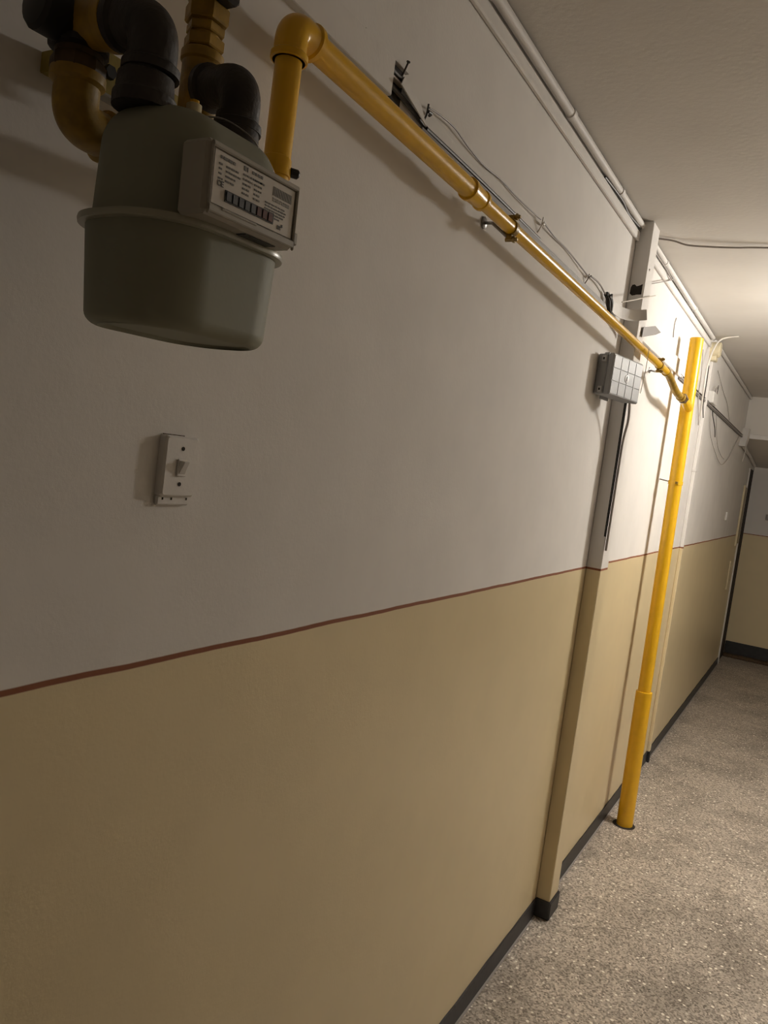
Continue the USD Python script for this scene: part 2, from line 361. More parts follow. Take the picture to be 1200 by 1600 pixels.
# ------------------------------------------------------------------ horizontal gas supply pipe
X = 0.085
gp = thing('gas_supply_pipe', 'long yellow gas pipe running along the wall to the riser', 'pipe', (X, 0.75, 2.12))
PA, PB = np.array([0.050, 0.785, 2.153]), np.array([0.087, 3.24, 2.116])
PD = (PB - PA) / np.linalg.norm(PB - PA)
def on_pipe(y): return PA + (PB - PA) * (y - PA[1]) / (PB[1] - PA[1])
obj('wide_pipe', tube([on_pipe(0.815), on_pipe(1.35)], 0.0178, 28), m_yellow, gp)
obj('narrow_pipe', tube([on_pipe(1.37), on_pipe(2.3), on_pipe(3.25)], 0.0140, 28), m_yellow, gp)
obj('reducer', turned(on_pipe(1.318), PD, [(0, 0.0178), (0.001, 0.0215), (0.010, 0.0215), (0.014, 0.0195), (0.058, 0.0175), (0.060, 0.0195), (0.068, 0.0195), (0.070, 0.0140)]), m_yellow, gp)
obj('elbow', elbow((0.050, 0.785, 2.109), PA, on_pipe(0.829), 0.0210, 0.003, 0.009), m_yellow, gp)
obj('drop_pipe', tube([(0.050, 0.785, 1.930), (0.050, 0.785, 2.115)], 0.0174, 28), m_yellow, gp)
obj('drop_socket', turned((0.050, 0.785, 1.966), (0, 0, 1), [(0, 0.0174), (0.001, 0.0195), (0.022, 0.0188), (0.024, 0.0174)]), m_yellow, gp)
tag(obj('set_screw', turned((0.064, 0.797, 1.975), (0.5, 0.8, 0), [(0, 0.006), (0.010, 0.006), (0.012, 0.004)], 10), m_black, gp), 'black set screw at the bottom of the drop')
obj('lower_elbow', elbow((0.050, 0.785, 1.945), (0.050, 0.785, 1.902), (0.0545, 0.746, 1.901), 0.0200, 0.002, 0.009), m_yellow_old, gp)
obj('back_pipe', tube([(0.0538, 0.752, 1.901), (0.0845, 0.498, 1.892)], 0.0165, 24), m_yellow_old, gp)
obj('swan_elbow', elbow((X, 0.462, 1.934), (X, 0.462, 1.892), (X, 0.503, 1.892), 0.0200, 0.004, 0.010), m_yellow_old, gp)
tail = bend([(X, 3.235, 2.116), (X + 0.002, 3.30, 2.112), (X + 0.016, 3.435, 2.060), (X + 0.016, 3.60, 2.058)], 0.06)
obj('offset_bend', tube(tail, 0.0150, 24), m_yellow_old, gp)
obj('bend_socket', turned(tail[0], (0, 1, 0), [(0, 0.0155), (0.002, 0.0175), (0.03, 0.0175), (0.034, 0.015)]), m_yellow_old, gp)
obj('bend_socket', turned((X + .016, 3.54, 2.058), (0, 1, 0), [(0, 0.0155), (0.002, 0.0185), (0.04, 0.0185), (0.044, 0.015)]), m_yellow_old, gp)
obj('union_nut', hexnut((X + 0.016, 3.595, 2.060), (0, 1, 0), 0.05, 0.022), m_rust, gp)
obj('branch_stub', turned((X + 0.016, 3.640, 2.060), (-0.03, 1, -0.09), [(0, 0.018), (0.03, 0.018), (0.06, 0.0205), (0.18, 0.0205), (0.20, 0.018)]), m_yellow, gp)

def pipe_clamp(y, z, r, label, wy, wz):
    X = on_pipe(y)[0]; z = on_pipe(y)[2]
    t = thing('pipe_clamp', label, 'clamp', (0, y, z))
    obj('clamp_band', ring((X, y, z), (0, 1, 0), r, r + 0.0022, 0.016), m_yellow_old, t)
    for s in (1, -1):
        zz = z + s * (r + 0.009)
        obj('clamp_ear', box(X - 0.006, X + 0.006, y - 0.008, y + 0.008, min(z + s * r, zz + s * .002), max(z + s * r, zz + s * .002), 0.001), m_yellow_old, t)
        obj('clamp_screw', [turned((X - 0.010, y + 0.001, zz), (1, 0, 0), [(0, 0.0045), (0.024, 0.0045), (0.027, 0.003)], 10), hexnut((X + 0.006, y + 0.001, zz), (1, 0, 0), 0.006, 0.007)], m_brass, t)
    obj('wall_stud', tube([(0.0, wy, z + wz), (0.030, wy - 0.02, z + wz - 0.008), (X - 0.006, y, z - r - 0.004)], 0.0035, 8), m_steel, t)
    obj('stud_plate', turned((0, wy, z + wz), (1, 0, 0), [(0, 0.013), (0.003, 0.013), (0.006, 0.008)], 12), m_steel, t)
pipe_clamp(1.540, 2.1225, 0.0145, 'brass screwed clamp on the yellow pipe just past its reducer', 1.53, 0.010)
pipe_clamp(3.100, 2.1175, 0.0145, 'screwed clamp on the yellow pipe between junction box and riser', 3.33, 0.014)

# ------------------------------------------------------------------ gas meter
MC = np.array([0.180, 0.5200, 1.800]); MROT = (1.6, 0, 0)
meter = thing('gas_meter', 'grey green domestic gas meter hanging on black pipe elbows', 'gas meter', MC, rot=MROT)
def rrect(hx, hy, r, n=14):
    p = []
    for (sx, sy, a0) in ((1, 1, 0), (-1, 1, 90), (-1, -1, 180), (1, -1, 270)):
        for t in np.linspace(0, 90, n):
            a = math.radians(a0 + t); p.append((sx * (hx - r) + r * math.cos(a), sy * (hy - r) + r * math.sin(a)))
    return np.array(p)
def loft(sections):
    """sections: (z, half depth, half width, corner radius), from the bottom up."""
    rings = [np.column_stack([rrect(hx, hy, r), np.full(56, z)]) for z, hx, hy, r in sections]
    v = np.vstack(rings); n = 56; f = []
    for i in range(len(rings) - 1):
        for j in range(n):
            k = (j + 1) % n; f += [(i*n+j, i*n+k, (i+1)*n+k), (i*n+j, (i+1)*n+k, (i+1)*n+j)]
    c0, c1, e = len(v), len(v) + 1, (len(rings) - 1) * n
    for j in range(n):
        k = (j + 1) % n; f += [(c0, k, j), (c1, e + j, e + k)]
    v = np.vstack([v, rings[0].mean(0), rings[-1].mean(0)])
    m = trimesh.Trimesh(v, f, process=False); m.invert() if m.volume < 0 else None
    return m
HX, HY, RR = 0.065, 0.0860, 0.054
up = [(0.002, HX - 0.001, HY - 0.001, RR), (0.010, HX - 0.003, HY - 0.004, RR), (0.064, HX - 0.005, HY - 0.006, RR)]
for t in np.linspace(8, 90, 9):
    a = math.radians(t); i = 0.030 * (1 - math.cos(a)); up.append((0.064 + 0.034 * math.sin(a), HX - 0.005 - i, HY - 0.006 - i, RR - i))
obj('upper_shell', loft(up), m_meter, meter, 40, local=True)
low = []
for t in np.linspace(90, 8, 7):
    a = math.radians(t); i = 0.012 * (1 - math.cos(a)); low.append((-0.075 - 0.012 * math.sin(a), HX - 0.003 - i, HY - 0.003 - i, RR - i))
low = [(-0.0835, 0.046, 0.0715, 0.042), (-0.0868, 0.049, 0.0745, 0.045)] + low + [(-0.075, HX - 0.003, HY - 0.003, RR), (-0.002, HX, HY, RR)]
obj('lower_shell', loft(low), m_meter, meter, 40, local=True)
obj('joint_flange', loft([(-0.0035, HX + 0.003, HY + 0.003, RR + 0.003), (-0.0028, HX + 0.0055, HY + 0.006, RR + 0.005), (0.0, HX + 0.0062, HY + 0.0068, RR + 0.006), (0.0028, HX + 0.0055, HY + 0.006, RR + 0.005), (0.0035, HX + 0.003, HY + 0.003, RR + 0.003)]), m_rim, meter, 40, local=True)
# counter on the front face (local: +x out of the wall, +y along the corridor)
cx0, cx1, cy0, cy1, cz0, cz1 = HX - 0.008, HX + 0.023, -0.070, 0.046, 0.002, 0.060
cb = obj('counter_box', box(cx0, cx1, cy0, cy1, cz0, cz1, 0.0035), m_counter, meter, 30, local=True)
fr = 0.0045
obj('counter_bezel', [box(cx1, cx1 + 0.003, cy0 + 0.002, cy1 - 0.002, cz1 - fr - 0.002, cz1 - 0.002, 0.001), box(cx1, cx1 + 0.003, cy0 + 0.002, cy1 - 0.002, cz0 + 0.002, cz0 + fr + 0.004, 0.001),
     box(cx1, cx1 + 0.003, cy0 + 0.002, cy0 + fr, cz0, cz1 - 0.003, 0.001), box(cx1, cx1 + 0.003, cy1 - fr, cy1 - 0.002, cz0, cz1 - 0.003, 0.001)], m_counter, meter, 30, local=True)
ly0, ly1, lz0, lz1 = cy0 + fr + 0.002, cy1 - fr - 0.002, cz0 + fr + 0.005, cz1 - fr - 0.003
label = obj('label_plate', box(cx1 - 0.001, cx1 + 0.001, ly0, ly1, lz0, lz1), m_label, meter, False, local=True)
fx = cx1 + 0.001; LW, LH = ly1 - ly0, lz1 - lz0
def mark(u0, u1, v0, v1, d=0.0004): return box(fx - 0.0002, fx + d, ly0 + u0 * LW, ly0 + u1 * LW, lz0 + v0 * LH, lz0 + v1 * LH)
def words(u0, u1, v, h, seed):
    r = random.Random(seed); out = []; u = u0
    while u < u1 - 0.01:
        w = min(r.uniform(0.018, 0.05), u1 - u); out.append(mark(u, u + w, v - h / 2, v + h / 2)); u += w + 0.011
    return out
lines = words(0.06, 0.25, 0.90, 0.055, 1)
for k, v in enumerate((0.77, 0.68, 0.59, 0.50)): lines += words(0.05, 0.10, v, 0.032, 10 + k) + words(0.13, 0.13 + (0.14, 0.17, 0.13, 0.1)[k], v, 0.032, 20 + k)
lines += words(0.33, 0.38, 0.92, 0.09, 3) + words(0.43, 0.57, 0.92, 0.055, 4)
for k, v in enumerate((0.80, 0.71, 0.62, 0.53, 0.44)): lines += words(0.33, 0.33 + (0.26, 0.12, 0.10, 0.08, 0.08)[k], v, 0.034, 30 + k) + words(0.47, 0.47 + (0.10, 0.09, 0.09, 0.08, 0.08)[k], v, 0.034, 40 + k)
for k in range(5): lines += words(0.62, 0.62 + (0.26, 0.28, 0.27, 0.25, 0.2)[k], 0.50 - 0.062 * k, 0.026, 50 + k)
obj('printed_lines', lines, m_ink, label, False, local=True)
obj('barcode', [mark(0.71 + 0.0115 * k, 0.71 + 0.0115 * k + (0.004, 0.007)[k % 2], 0.70, 0.88) for k in range(22)] + words(0.71, 0.95, 0.645, 0.03, 70) + words(0.71, 0.95, 0.60, 0.03, 71), m_inkg, label, False, local=True)
def text(s, u, v, h, m, name, parent):
    t = meshkit.text_mesh(s, h, 0.0005, bold=True)
    t.apply_transform(np.array([[0, 0, 1, fx], [1, 0, 0, ly0 + u * LW], [0, 1, 0, lz0 + v * LH], [0, 0, 0, 1.0]]))
    return obj(name, t, m, parent, False, local=True)
text('CE', 0.045, 0.36, 0.0042, m_ink, 'conformity_mark', label)
text('m³', 0.80, 0.075, 0.0042, m_ink, 'unit_mark', label)
win = obj('digit_window', mark(0.14, 0.74, 0.12, 0.34, 0.0008), m_digit, meter, False, local=True)
for k in range(8):
    a = 0.152 + k * 0.0735
    obj('digit_wheel', mark(a, a + 0.052, 0.145, 0.315, 0.0016), m_digitr if k > 4 else m_digitb, win, False, local=True)
obj('counter_ridge', box(cx1 + 0.0005, cx1 + 0.004, ly0 + 0.10 * LW, ly0 + 0.52 * LW, lz0 - 0.0035, lz0 - 0.001, 0.0008), m_counter, meter, 30, local=True)
obj('counter_latch', box(cx1 - 0.008, cx1 + 0.001, cy1 - 0.001, cy1 + 0.004, cz0 + 0.006, cz0 + 0.017, 0.001), m_counter, meter, 30, local=True)
tag(obj('counter_slot', box(cx0 + 0.014, cx1 - 0.006, cy0 + 0.058, cy0 + 0.098, cz0 - 0.0006, cz0 + 0.002), m_black, meter, False, local=True), 'dark slot under the counter')
for y in (-0.0600, 0.0500):
    obj('connection_nut', turned((0, y, 0.091), (0, 0, 1), [(0, 0.026), (0.010, 0.026), (0.013, 0.024), (0.026, 0.023), (0.028, 0.019), (0.040, 0.019)]), m_iron, meter, 30, local=True)
sc = obj('seal_cap', turned((0.004, -0.008, 0.096), (0, 0, 1), [(0, 0.010), (0.004, 0.010), (0.005, 0.0068), (0.021, 0.0068), (0.022, 0.005)], 16), m_seal, meter, 30, local=True)
obj('seal_core', turned((0.004, -0.008, 0.1175), (0, 0, 1), [(0, 0.0045), (0.003, 0.0045)], 12), m_yellow, sc, 30, local=True)
sw = [cable([(0.006, -0.002, 0.110), (0.02, 0.014, 0.112), (0.035, 0.03, 0.104), (0.036, 0.045, 0.098), (0.02, 0.07, 0.100), (-0.01, 0.10, 0.11)], 0.0008, 6),
      cable([(0.02, 0.016, 0.104), (0.036, 0.050, 0.096), (0.025, 0.090, 0.084), (0.0, 0.13, 0.090), (-0.07, 0.19, 0.11)], 0.0008, 6)]
obj('seal_wire', sw, m_steel, meter, 30, local=True)

# ------------------------------------------------------------------ fittings above the meter
inl = thing('inlet_fitting', 'dull yellow gas inlet fitting with a black elbow, left of the two over the meter', 'pipe fitting', (0.09, 0.46, 1.93))
obj('lower_nut', [turned((X, 0.461, 1.930), (0, 0, 1), [(0, 0.022), (0.004, 0.024), (0.012, 0.024), (0.016, 0.021)], 8), turned((X, 0.461, 1.945), (0, 0, 1), [(0, 0.021), (0.006, 0.021)], 20)], m_rust, inl)
obj('ring_nut', turned((X, 0.460, 1.950), (0, 0, 1), [(0, 0.020), (0.002, 0.026), (0.007, 0.026), (0.010, 0.021)], 24), m_iron, inl)
obj('tee_body', turned((X, 0.458, 1.956), (0, 0, 1), [(0, 0.0215), (0.10, 0.0215), (0.104, 0.025), (0.118, 0.025), (0.122, 0.017), (0.30, 0.017), (H - 1.956, 0.017)]), m_yellow_old, inl)
obj('tee_branch', turned((0.088, 0.4585, 1.975), (1, 0.01, -0.12), [(0, 0.0225), (0.038, 0.0225), (0.039, 0.0245), (0.049, 0.0245), (0.050, 0.02)]), m_yellow_old, inl)
tag(obj('side_plug', turned((X, 0.443, 1.972), (-0.1, -1, 0), [(0, 0.020), (0.006, 0.022), (0.024, 0.022), (0.028, 0.019), (0.030, 0.010)], 20), m_black, inl), 'black round plug on the side')
obj('black_elbow', elbow((0.180, 0.4605, 1.918), (0.180, 0.4605, 1.961), (0.136, 0.4590, 1.969), 0.0205, 0.0035, 0.009), m_iron, inl)
out = thing('outlet_fitting', 'dull yellow outlet pipe with hexagonal union nuts and black elbow, right over the meter', 'pipe fitting', (0.11, 0.583, 1.95))
OX, OY = 0.108, 0.585
obj('outlet_pipe', turned((OX, OY, 1.938), (0, 0, 1), [(0, 0.014), (0.003, 0.0195), (0.070, 0.0195), (0.073, 0.015), (0.30, 0.015), (H - 1.938, 0.015)]), m_yellow_old, out)
obj('collar', turned((OX, OY, 1.998), (0, 0, 1), [(0, 0.0195), (0.002, 0.0215), (0.010, 0.0215), (0.012, 0.019)]), m_yellow_old, out)
for z, h, r in ((2.012, 0.012, 0.0205), (2.027, 0.009, 0.0195), (2.038, 0.017, 0.0225)):
    obj('union_nut', hexnut((OX, OY, z), (0, 0, 1), h, r), m_yellow_old, out, 20)
lv = obj('valve_body', turned((OX, OY, 2.055), (0, 0, 1), [(0, 0.018), (0.004, 0.021), (0.035, 0.021), (0.040, 0.017)]), m_brass, out)
tag(obj('valve_lever', box(OX - 0.012, OX + 0.012, OY - 0.046, OY + 0.012, 2.059, 2.074, 0.004).apply_translation((0.022, 0, -0.004)), m_black, out), 'black lever of the shut-off valve')
obj('black_elbow', elbow((0.180, 0.570, 1.918), (0.180, 0.570, 1.964), (0.122, 0.582, 1.972), 0.0195, 0.0035, 0.009), m_iron, out)
br = thing('meter_bracket', 'olive painted flat steel bar between the pipes behind the meter top', 'bracket', (0, 0.54, 1.96))
obj('flat_bar', box(0.050, 0.056, 0.480, 0.615, 1.944, 1.984, 0.001), m_olive, br)
obj('lower_edge', box(0.046, 0.060, 0.480, 0.615, 1.940, 1.944, 0.001), m_counter, br)
for y in (0.487, 0.612): obj('wall_spacer', box(0.0, 0.050, y - 0.006, y + 0.006, 1.955, 1.975, 0.001), m_olive, br)
for y in (0.515, 0.575): obj('bar_bolt', hexnut((0.056, y, 1.964), (1, 0, 0), 0.006, 0.007), m_black, br)

# ------------------------------------------------------------------ wall switch
swt = thing('wall_switch', 'old paint-covered light switch plate alone on the white wall', 'switch', (0, 0.717, 1.583))
plate = loft([(0, 0.0385, 0.029, 0.004), (0.009, 0.0385, 0.029, 0.004), (0.012, 0.036, 0.0265, 0.004)])
TW = np.array([[0, 0, 1, 0.0], [0, 1, 0, 0.717], [-1, 0, 0, 1.583], [0, 0, 0, 1.0]])
plate.apply_transform(TW); plate.invert() if plate.volume < 0 else None
obj('switch_plate', plate, m_white, swt, 30)
obj('toggle_rocker', [box(0.0118, 0.0145, 0.709, 0.725, 1.571, 1.593, 0.001), trimesh.convex.convex_hull(np.array([(0.014, 0.712, 1.591), (0.014, 0.722, 1.591), (0.014, 0.712, 1.573), (0.014, 0.722, 1.573), (0.022, 0.713, 1.590), (0.022, 0.721, 1.590), (0.019, 0.713, 1.583), (0.019, 0.721, 1.583)]))], m_white, swt, False)
for z in (1.606, 1.561): tag(obj('plate_screw', turned((0.0115, 0.717, z), (1, 0, 0), [(0, 0.0026), (0.0012, 0.0026), (0.0013, 0.0012)], 12), m_hole, swt), 'dark screw head')
tag(obj('plaster_edge', box(0.0, 0.0015, 0.692, 0.728, 1.6212, 1.6226), m_rust, swt, False), 'unpainted reddish edge above the plate')
obj('lower_ledge', box(0, 0.006, 0.688, 0.744, 1.533, 1.546, 0.002), m_white, swt, False)
for y in (0.697, 0.712, 0.738): tag(obj('paint_chip', box(0.004, 0.0065, y - 0.0012, y + 0.0012, 1.540, 1.543), m_hole, swt, False), 'dark chip in the ledge paint')

# ------------------------------------------------------------------ junction box on the pilaster
from scipy.spatial.transform import Rotation as Ro
JC = np.array([0.058, 2.628, 1.991]); JR = Ro.from_euler('zxy', [-0.306, -0.033, 0]).as_matrix()
JW, JH, JD = 0.19, 0.136, 0.061
jb = thing('junction_box', 'grey plastic cable junction box with gridded lid, tilted against the pilaster', 'junction box', JC)
def jt(m):
    m = m.copy(); T = np.eye(4); T[:3, :3] = JR; T[:3, 3] = JC; m.apply_transform(T); return m
def jbx(*a): return jt(box(*a))
obj('box_base', jbx(-JD/2, JD/2 - 0.024, -JW/2 + 0.002, JW/2 - 0.002, -JH/2 + 0.002, JH/2 - 0.002, 0.003), m_grey, jb)
lid = obj('lid', jbx(JD/2 - 0.023, JD/2 - 0.002, -JW/2, JW/2, -JH/2, JH/2, 0.004), m_grey, jb)
gy, gz = (JW - 0.010) / 4, (JH - 0.010) / 3
for a in range(4):
    for b in range(3):
        y0, z0 = -JW/2 + 0.005 + a * gy, -JH/2 + 0.005 + b * gz
        obj('lid_pad', jbx(JD/2 - 0.003, JD/2 - 0.0008, y0 + 0.0012, y0 + gy - 0.0012, z0 + 0.0012, z0 + gz - 0.0012, 0.0006), m_gpad, lid)
obj('lid_emblem', [jt(turned((JD/2 - 0.0012, 0, 0), (1, 0, 0), [(0, 0.013), (0.0012, 0.013), (0.0016, 0.0115)], 20)), jbx(JD/2, JD/2 + 0.0018, -0.0016, 0.0016, -0.008, 0.008, 0.0004)], m_glatch, lid)
for z in (JH/2 - 0.020, -JH/2 + 0.016):
    lt = obj('latch', jbx(-0.012, 0.004, -JW/2 - 0.006, -JW/2 + 0.003, z - 0.010, z + 0.010, 0.0015), m_glatch, jb)
    obj('latch_hole', jbx(-0.007, -0.001, -JW/2 - 0.0066, -JW/2 - 0.004, z - 0.0035, z + 0.0035), m_black, lt)
obj('latch', jbx(-0.016, 0.002, -JW/2 + 0.012, -JW/2 + 0.034, JH/2 - 0.003, JH/2 + 0.004, 0.0015), m_grey, jb)
obj('mounting_foot', jbx(-JD/2 - 0.001, -JD/2 + 0.003, -JW/2 + 0.045, -JW/2 + 0.095, -JH/2 - 0.008, -JH/2 + 0.01, 0.001), m_grey, jb)
obj('mounting_strap', jbx(-JD/2 - 0.002, -JD/2 + 0.001, JW/2 - 0.06, JW/2 + 0.075, -0.018, 0.018, 0.0005), m_steel, jb)
tag(obj('lid_strap', ribbon([(0.104, 2.790, 2.125), (0.110, 2.768, 2.075), (0.119, 2.722, 2.02), (0.116, 2.712, 1.96)], 0.010, 0.002, up=(0.2, -0.9, 0.1)), m_wcable, None), 'white strap sticking up from the right edge of the junction box', 'strap')
tag(obj('cable', cable([(0.088, 2.700, 1.928), (0.075, 2.775, 1.87), (0.061, 2.806, 1.80), (0.060, 2.806, 1.70), (0.060, 2.806, 1.40)], 0.0042), m_gcable), 'grey cable from the junction box down the pilaster edge', 'cable')

# ------------------------------------------------------------------ trunking and wires above the gas pipe
tr = thing('cable_trunking', 'flat white painted cable trunking broken open above the yellow pipe', 'trunking', (0, 0.3, 2.24))
obj('trunk_cover', [box(0.011, 0.0135, YB, 1.088, 2.212, 2.268, 0.0008), box(0, 0.012, YB, 1.088, 2.266, 2.2685), box(0, 0.012, YB, 1.088, 2.2115, 2.214)], m_white, tr, False)
obj('trunk_base', box(0, 0.002, 1.00, 1.135, 2.208, 2.272), m_hole, tr, False)
obj('trunk_strip', box(0, 0.013, 1.20, 2.50, 2.190, 2.211, 0.001), m_greyplate, tr, False)
obj('trunk_rib', [box(0.002, 0.011, 1.05, 1.128, 2.243, 2.246), box(0.002, 0.010, 1.00, 1.14, 2.270, 2.272)], m_white, tr, False)
obj('trunk_cable', [cable([(0.006, 1.06, 2.232), (0.007, 1.10, 2.230), (0.007, 1.16, 2.226), (0.006, 1.23, 2.218)], 0.004), cable([(0.006, 1.04, 2.256), (0.007, 1.13, 2.254)], 0.004)], m_cable, tr)
flap = trimesh.convex.convex_hull(np.array([(x + dx, y, z) for (x, y, z) in ((0.006, 1.130, 2.262), (0.022, 1.098, 2.233), (0.016, 1.207, 2.212), (0.006, 1.195, 2.245)) for dx in (0, 0.002)]))
tag(obj('trunking_cover', flap, m_white, None, False), 'bent torn white trunking flap beside the small wall nail', 'trunking cover')
def wall_nail(y, z0, z1, label, lean=0.004, m=m_steel, x=0.018):
    t = thing('wall_nail', label, 'nail', (0, y, z0))
    obj('shank', tube([(0.0, y, z0), (x * 0.6, y + lean * .4, (z0 + z1) / 2), (x, y + lean, z1)], 0.0016, 8), m, t)
    obj('head', turned((x, y + lean, z1), (0.3, 0, 1), [(0, 0.0034), (0.002, 0.0034)], 10), m, t)
wall_nail(1.119, 2.243, 2.278, 'thin nail sticking up at the torn trunking opening', 0.0, m_cable)
def clip(y, z0, z1, label, m=m_gcable):
    t = thing('wire_clip', label, 'clip', (0, y, z0))
    obj('clip_pin', tube([(0.0, y + 0.004, z0), (0.010, y, z0 + 0.015), (0.013, y - 0.003, z1)], 0.0018, 8), m, t)
    obj('clip_arm', cable([(0.013, y - 0.001, z0 + 0.020), (0.012, y + 0.012, z0 + 0.022), (0.004, y + 0.020, z0 + 0.023)], 0.0028), m, t)
clip(1.215, 2.222, 2.254, 'bent wire clip just right of the torn trunking flap', m_cable)
clip(1.845, 2.231, 2.266, 'pale upright wire clip halfway along the yellow pipe', m_wcable)
clip(2.283, 2.217, 2.246, 'bent wire clip nearest the black cable bundle')
def wire(pts, r, m, label, cat='wire', name='wire'):
    return tag(obj(name, cable(pts, r), m), label, cat)
wire([(0.012, 1.217, 2.250), (0.012, 1.27, 2.257), (0.009, 1.33, 2.262), (0.006, 1.40, 2.257), (0.004, 1.485, 2.254), (0.004, 1.58, 2.260), (0.006, 1.68, 2.257), (0.010, 1.835, 2.258)], 0.0016, m_gcable, 'thin sagging wire between the first two clips above the pipe')
wire([(0.012, 1.852, 2.257), (0.008, 1.95, 2.254), (0.006, 2.08, 2.255), (0.010, 2.275, 2.240)], 0.0020, m_gcable, 'thin wire between the second and third clips above the pipe')
wire([(0.012, 2.300, 2.245), (0.012, 2.40, 2.248), (0.010, 2.50, 2.236)], 0.0026, m_gcable, 'short arched wire running into the black cable bundle')
wire([(0.009, 1.22, 2.2155), (0.010, 1.30, 2.2155), (0.010, 1.42, 2.216), (0.010, 1.60, 2.2155), (0.007, 1.85, 2.2155)], 0.0040, m_cable, 'dark cable lying behind the upper edge of the yellow pipe', 'cable', 'cable')
bun = thing('cable_bundle', 'black frayed cable end above the pipe left of the pilaster', 'cable', (0, 2.52, 2.22))
obj('cable_knot', [cable([(0.012, 2.490, 2.240), (0.016, 2.510, 2.228), (0.014, 2.535, 2.210), (0.016, 2.56, 2.190)], 0.008), cable([(0.020, 2.500, 2.236), (0.022, 2.53, 2.222), (0.018, 2.55, 2.200)], 0.006)], m_black, bun)
obj('cable_spike', tube([(0.014, 2.548, 2.212), (0.012, 2.556, 2.254)], 0.0035, 8), m_black, bun)
obj('cable_tail', cable([(0.016, 2.55, 2.195), (0.020, 2.62, 2.178), (0.030, 2.74, 2.165), (0.044, 2.775, 2.160)], 0.006), m_black, bun)
curl = [(0.006, 2.545, 2.240), (0.008, 2.60, 2.228), (0.016, 2.66, 2.222), (0.030, 2.70, 2.222), (0.048, 2.735, 2.226), (0.066, 2.755, 2.232), (0.085, 2.765, 2.236)]
tag(obj('trunking_cover', ribbon(spline(curl, 8), np.linspace(0.040, 0.036, 49), 0.0018), m_white, None, 50), 'curled white trunking strip bending out across the pilaster', 'trunking cover')
flap2 = trimesh.convex.convex_hull(np.array([(0.060 + dx, y, z) for (y, z) in ((2.850, 2.210), (3.035, 2.254), (3.070, 2.246), (2.844, 2.174), (3.06, 2.226)) for dx in (0, 0.002)] + [(0.058, 3.165, 2.256)]))
tag(obj('trunking_cover', flap2, m_greyplate, None, False), 'grey torn strip end sticking out right of the pilaster', 'trunking cover')
tr2 = thing('cable_trunking', 'flat white trunking on the wall between pilaster and riser top', 'trunking', (0, 3.5, 2.24))
obj('trunk_cover', [box(0.009, 0.011, 2.905, 4.05, 2.207, 2.279, 0.0008), box(0, 0.010, 2.905, 4.05, 2.277, 2.2795), box(0, 0.010, 2.905, 4.05, 2.2065, 2.209)], m_white, tr2, False)
tr3 = thing('cable_trunking', 'thin grey trunking running from the riser to the dropped soffit', 'trunking', (0, 5.7, 2.21))
obj('trunk_channel', [box(0, 0.012, 3.98, 7.36, 2.196, 2.200), box(0, 0.003, 3.98, 7.36, 2.196, 2.222), box(0, 0.012, 3.98, 7.36, 2.219, 2.222)], m_greyplate, tr3, False)
obj('trunk_cable', cable([(0.008, 4.0, 2.209), (0.009, 5.0, 2.206), (0.008, 6.0, 2.211), (0.008, 7.3, 2.206)], 0.006), m_gcable, tr3)
wire([(0.060, 2.513, 2.219), (0.062, 2.64, 2.256), (0.062, 2.765, 2.293), (0.060, 2.962, 2.350)], 0.0020, m_wcable, 'thin white string slanting across the pilaster', 'string', 'string')
wire([(0.056, 2.83, 2.410), (0.040, 2.90, 2.398), (0.020, 2.97, 2.394), (0.018, 3.18, 2.455), (0.020, 3.40, 2.522)], 0.0018, m_gcable, 'thin wire hooked from the pilaster up to the ceiling conduit')
wire([(0.003, 3.707, 2.431), (0.004, 3.682, 2.40), (0.004, 3.684, 2.37), (0.003, 3.703, 2.343)], 0.0022, m_gcable, 'thin curved wire stub left of the riser top')

# ------------------------------------------------------------------ conduits under the ceiling
def conduit_run(y0, y1, label_band, label_pipe, couplings, m=m_white):
    b = tag(obj('cable_trunking', box(0, 0.012, y0, y1, 2.499, 2.532, 0.003), m, None, False), label_band, 'trunking')
    t = thing('conduit_pipe', label_pipe, 'conduit', (0.014, (y0 + y1) / 2, 2.552))
    obj('pipe', tube([(0.0145, y0, 2.5525), (0.0145, (y0 + y1) / 2, 2.552), (0.0145, y1, 2.553)], 0.0115, 16), m, t)
    for y in couplings: obj('coupling', turned((0.0145, y - 0.012, 2.5525), (0, 1, 0), [(0, 0.0115), (0.001, 0.0140), (0.023, 0.0140), (0.024, 0.0115)], 16), m, t)
conduit_run(YB, 2.80, 'white half-round trunking under the ceiling, near side of the pilaster', 'white conduit in the ceiling corner, near side of the pilaster', (1.40, 1.93, 2.47))
conduit_run(2.905, 4.78, 'white trunking under the ceiling between pilaster and round box', 'white conduit in the ceiling corner between pilaster and round box', (3.25, 4.05))
t = thing('conduit_pipe', 'white conduit in the ceiling corner beyond the round box', 'conduit', (0.012, 6, 2.555)); obj('pipe', tube([(0.012, 4.9, 2.556), (0.012, 6.2, 2.556), (0.012, YS, 2.556)], 0.012, 12), m_white, t)
wire([(0.010, 2.30, 2.535), (0.014, 2.50, 2.538), (0.010, 2.62, 2.533), (0.014, 2.79, 2.540)], 0.0035, m_cable, 'dark cable showing in the ceiling gap just before the pilaster', 'cable', 'cable')
wire([(0.012, 2.91, 2.536), (0.018, 3.05, 2.530), (0.014, 3.25, 2.537), (0.022, 3.38, 2.520), (0.018, 3.46, 2.534), (0.014, 3.9, 2.536)], 0.003, m_gcable, 'loose grey cable in the ceiling gap right of the pilaster', 'cable', 'cable')
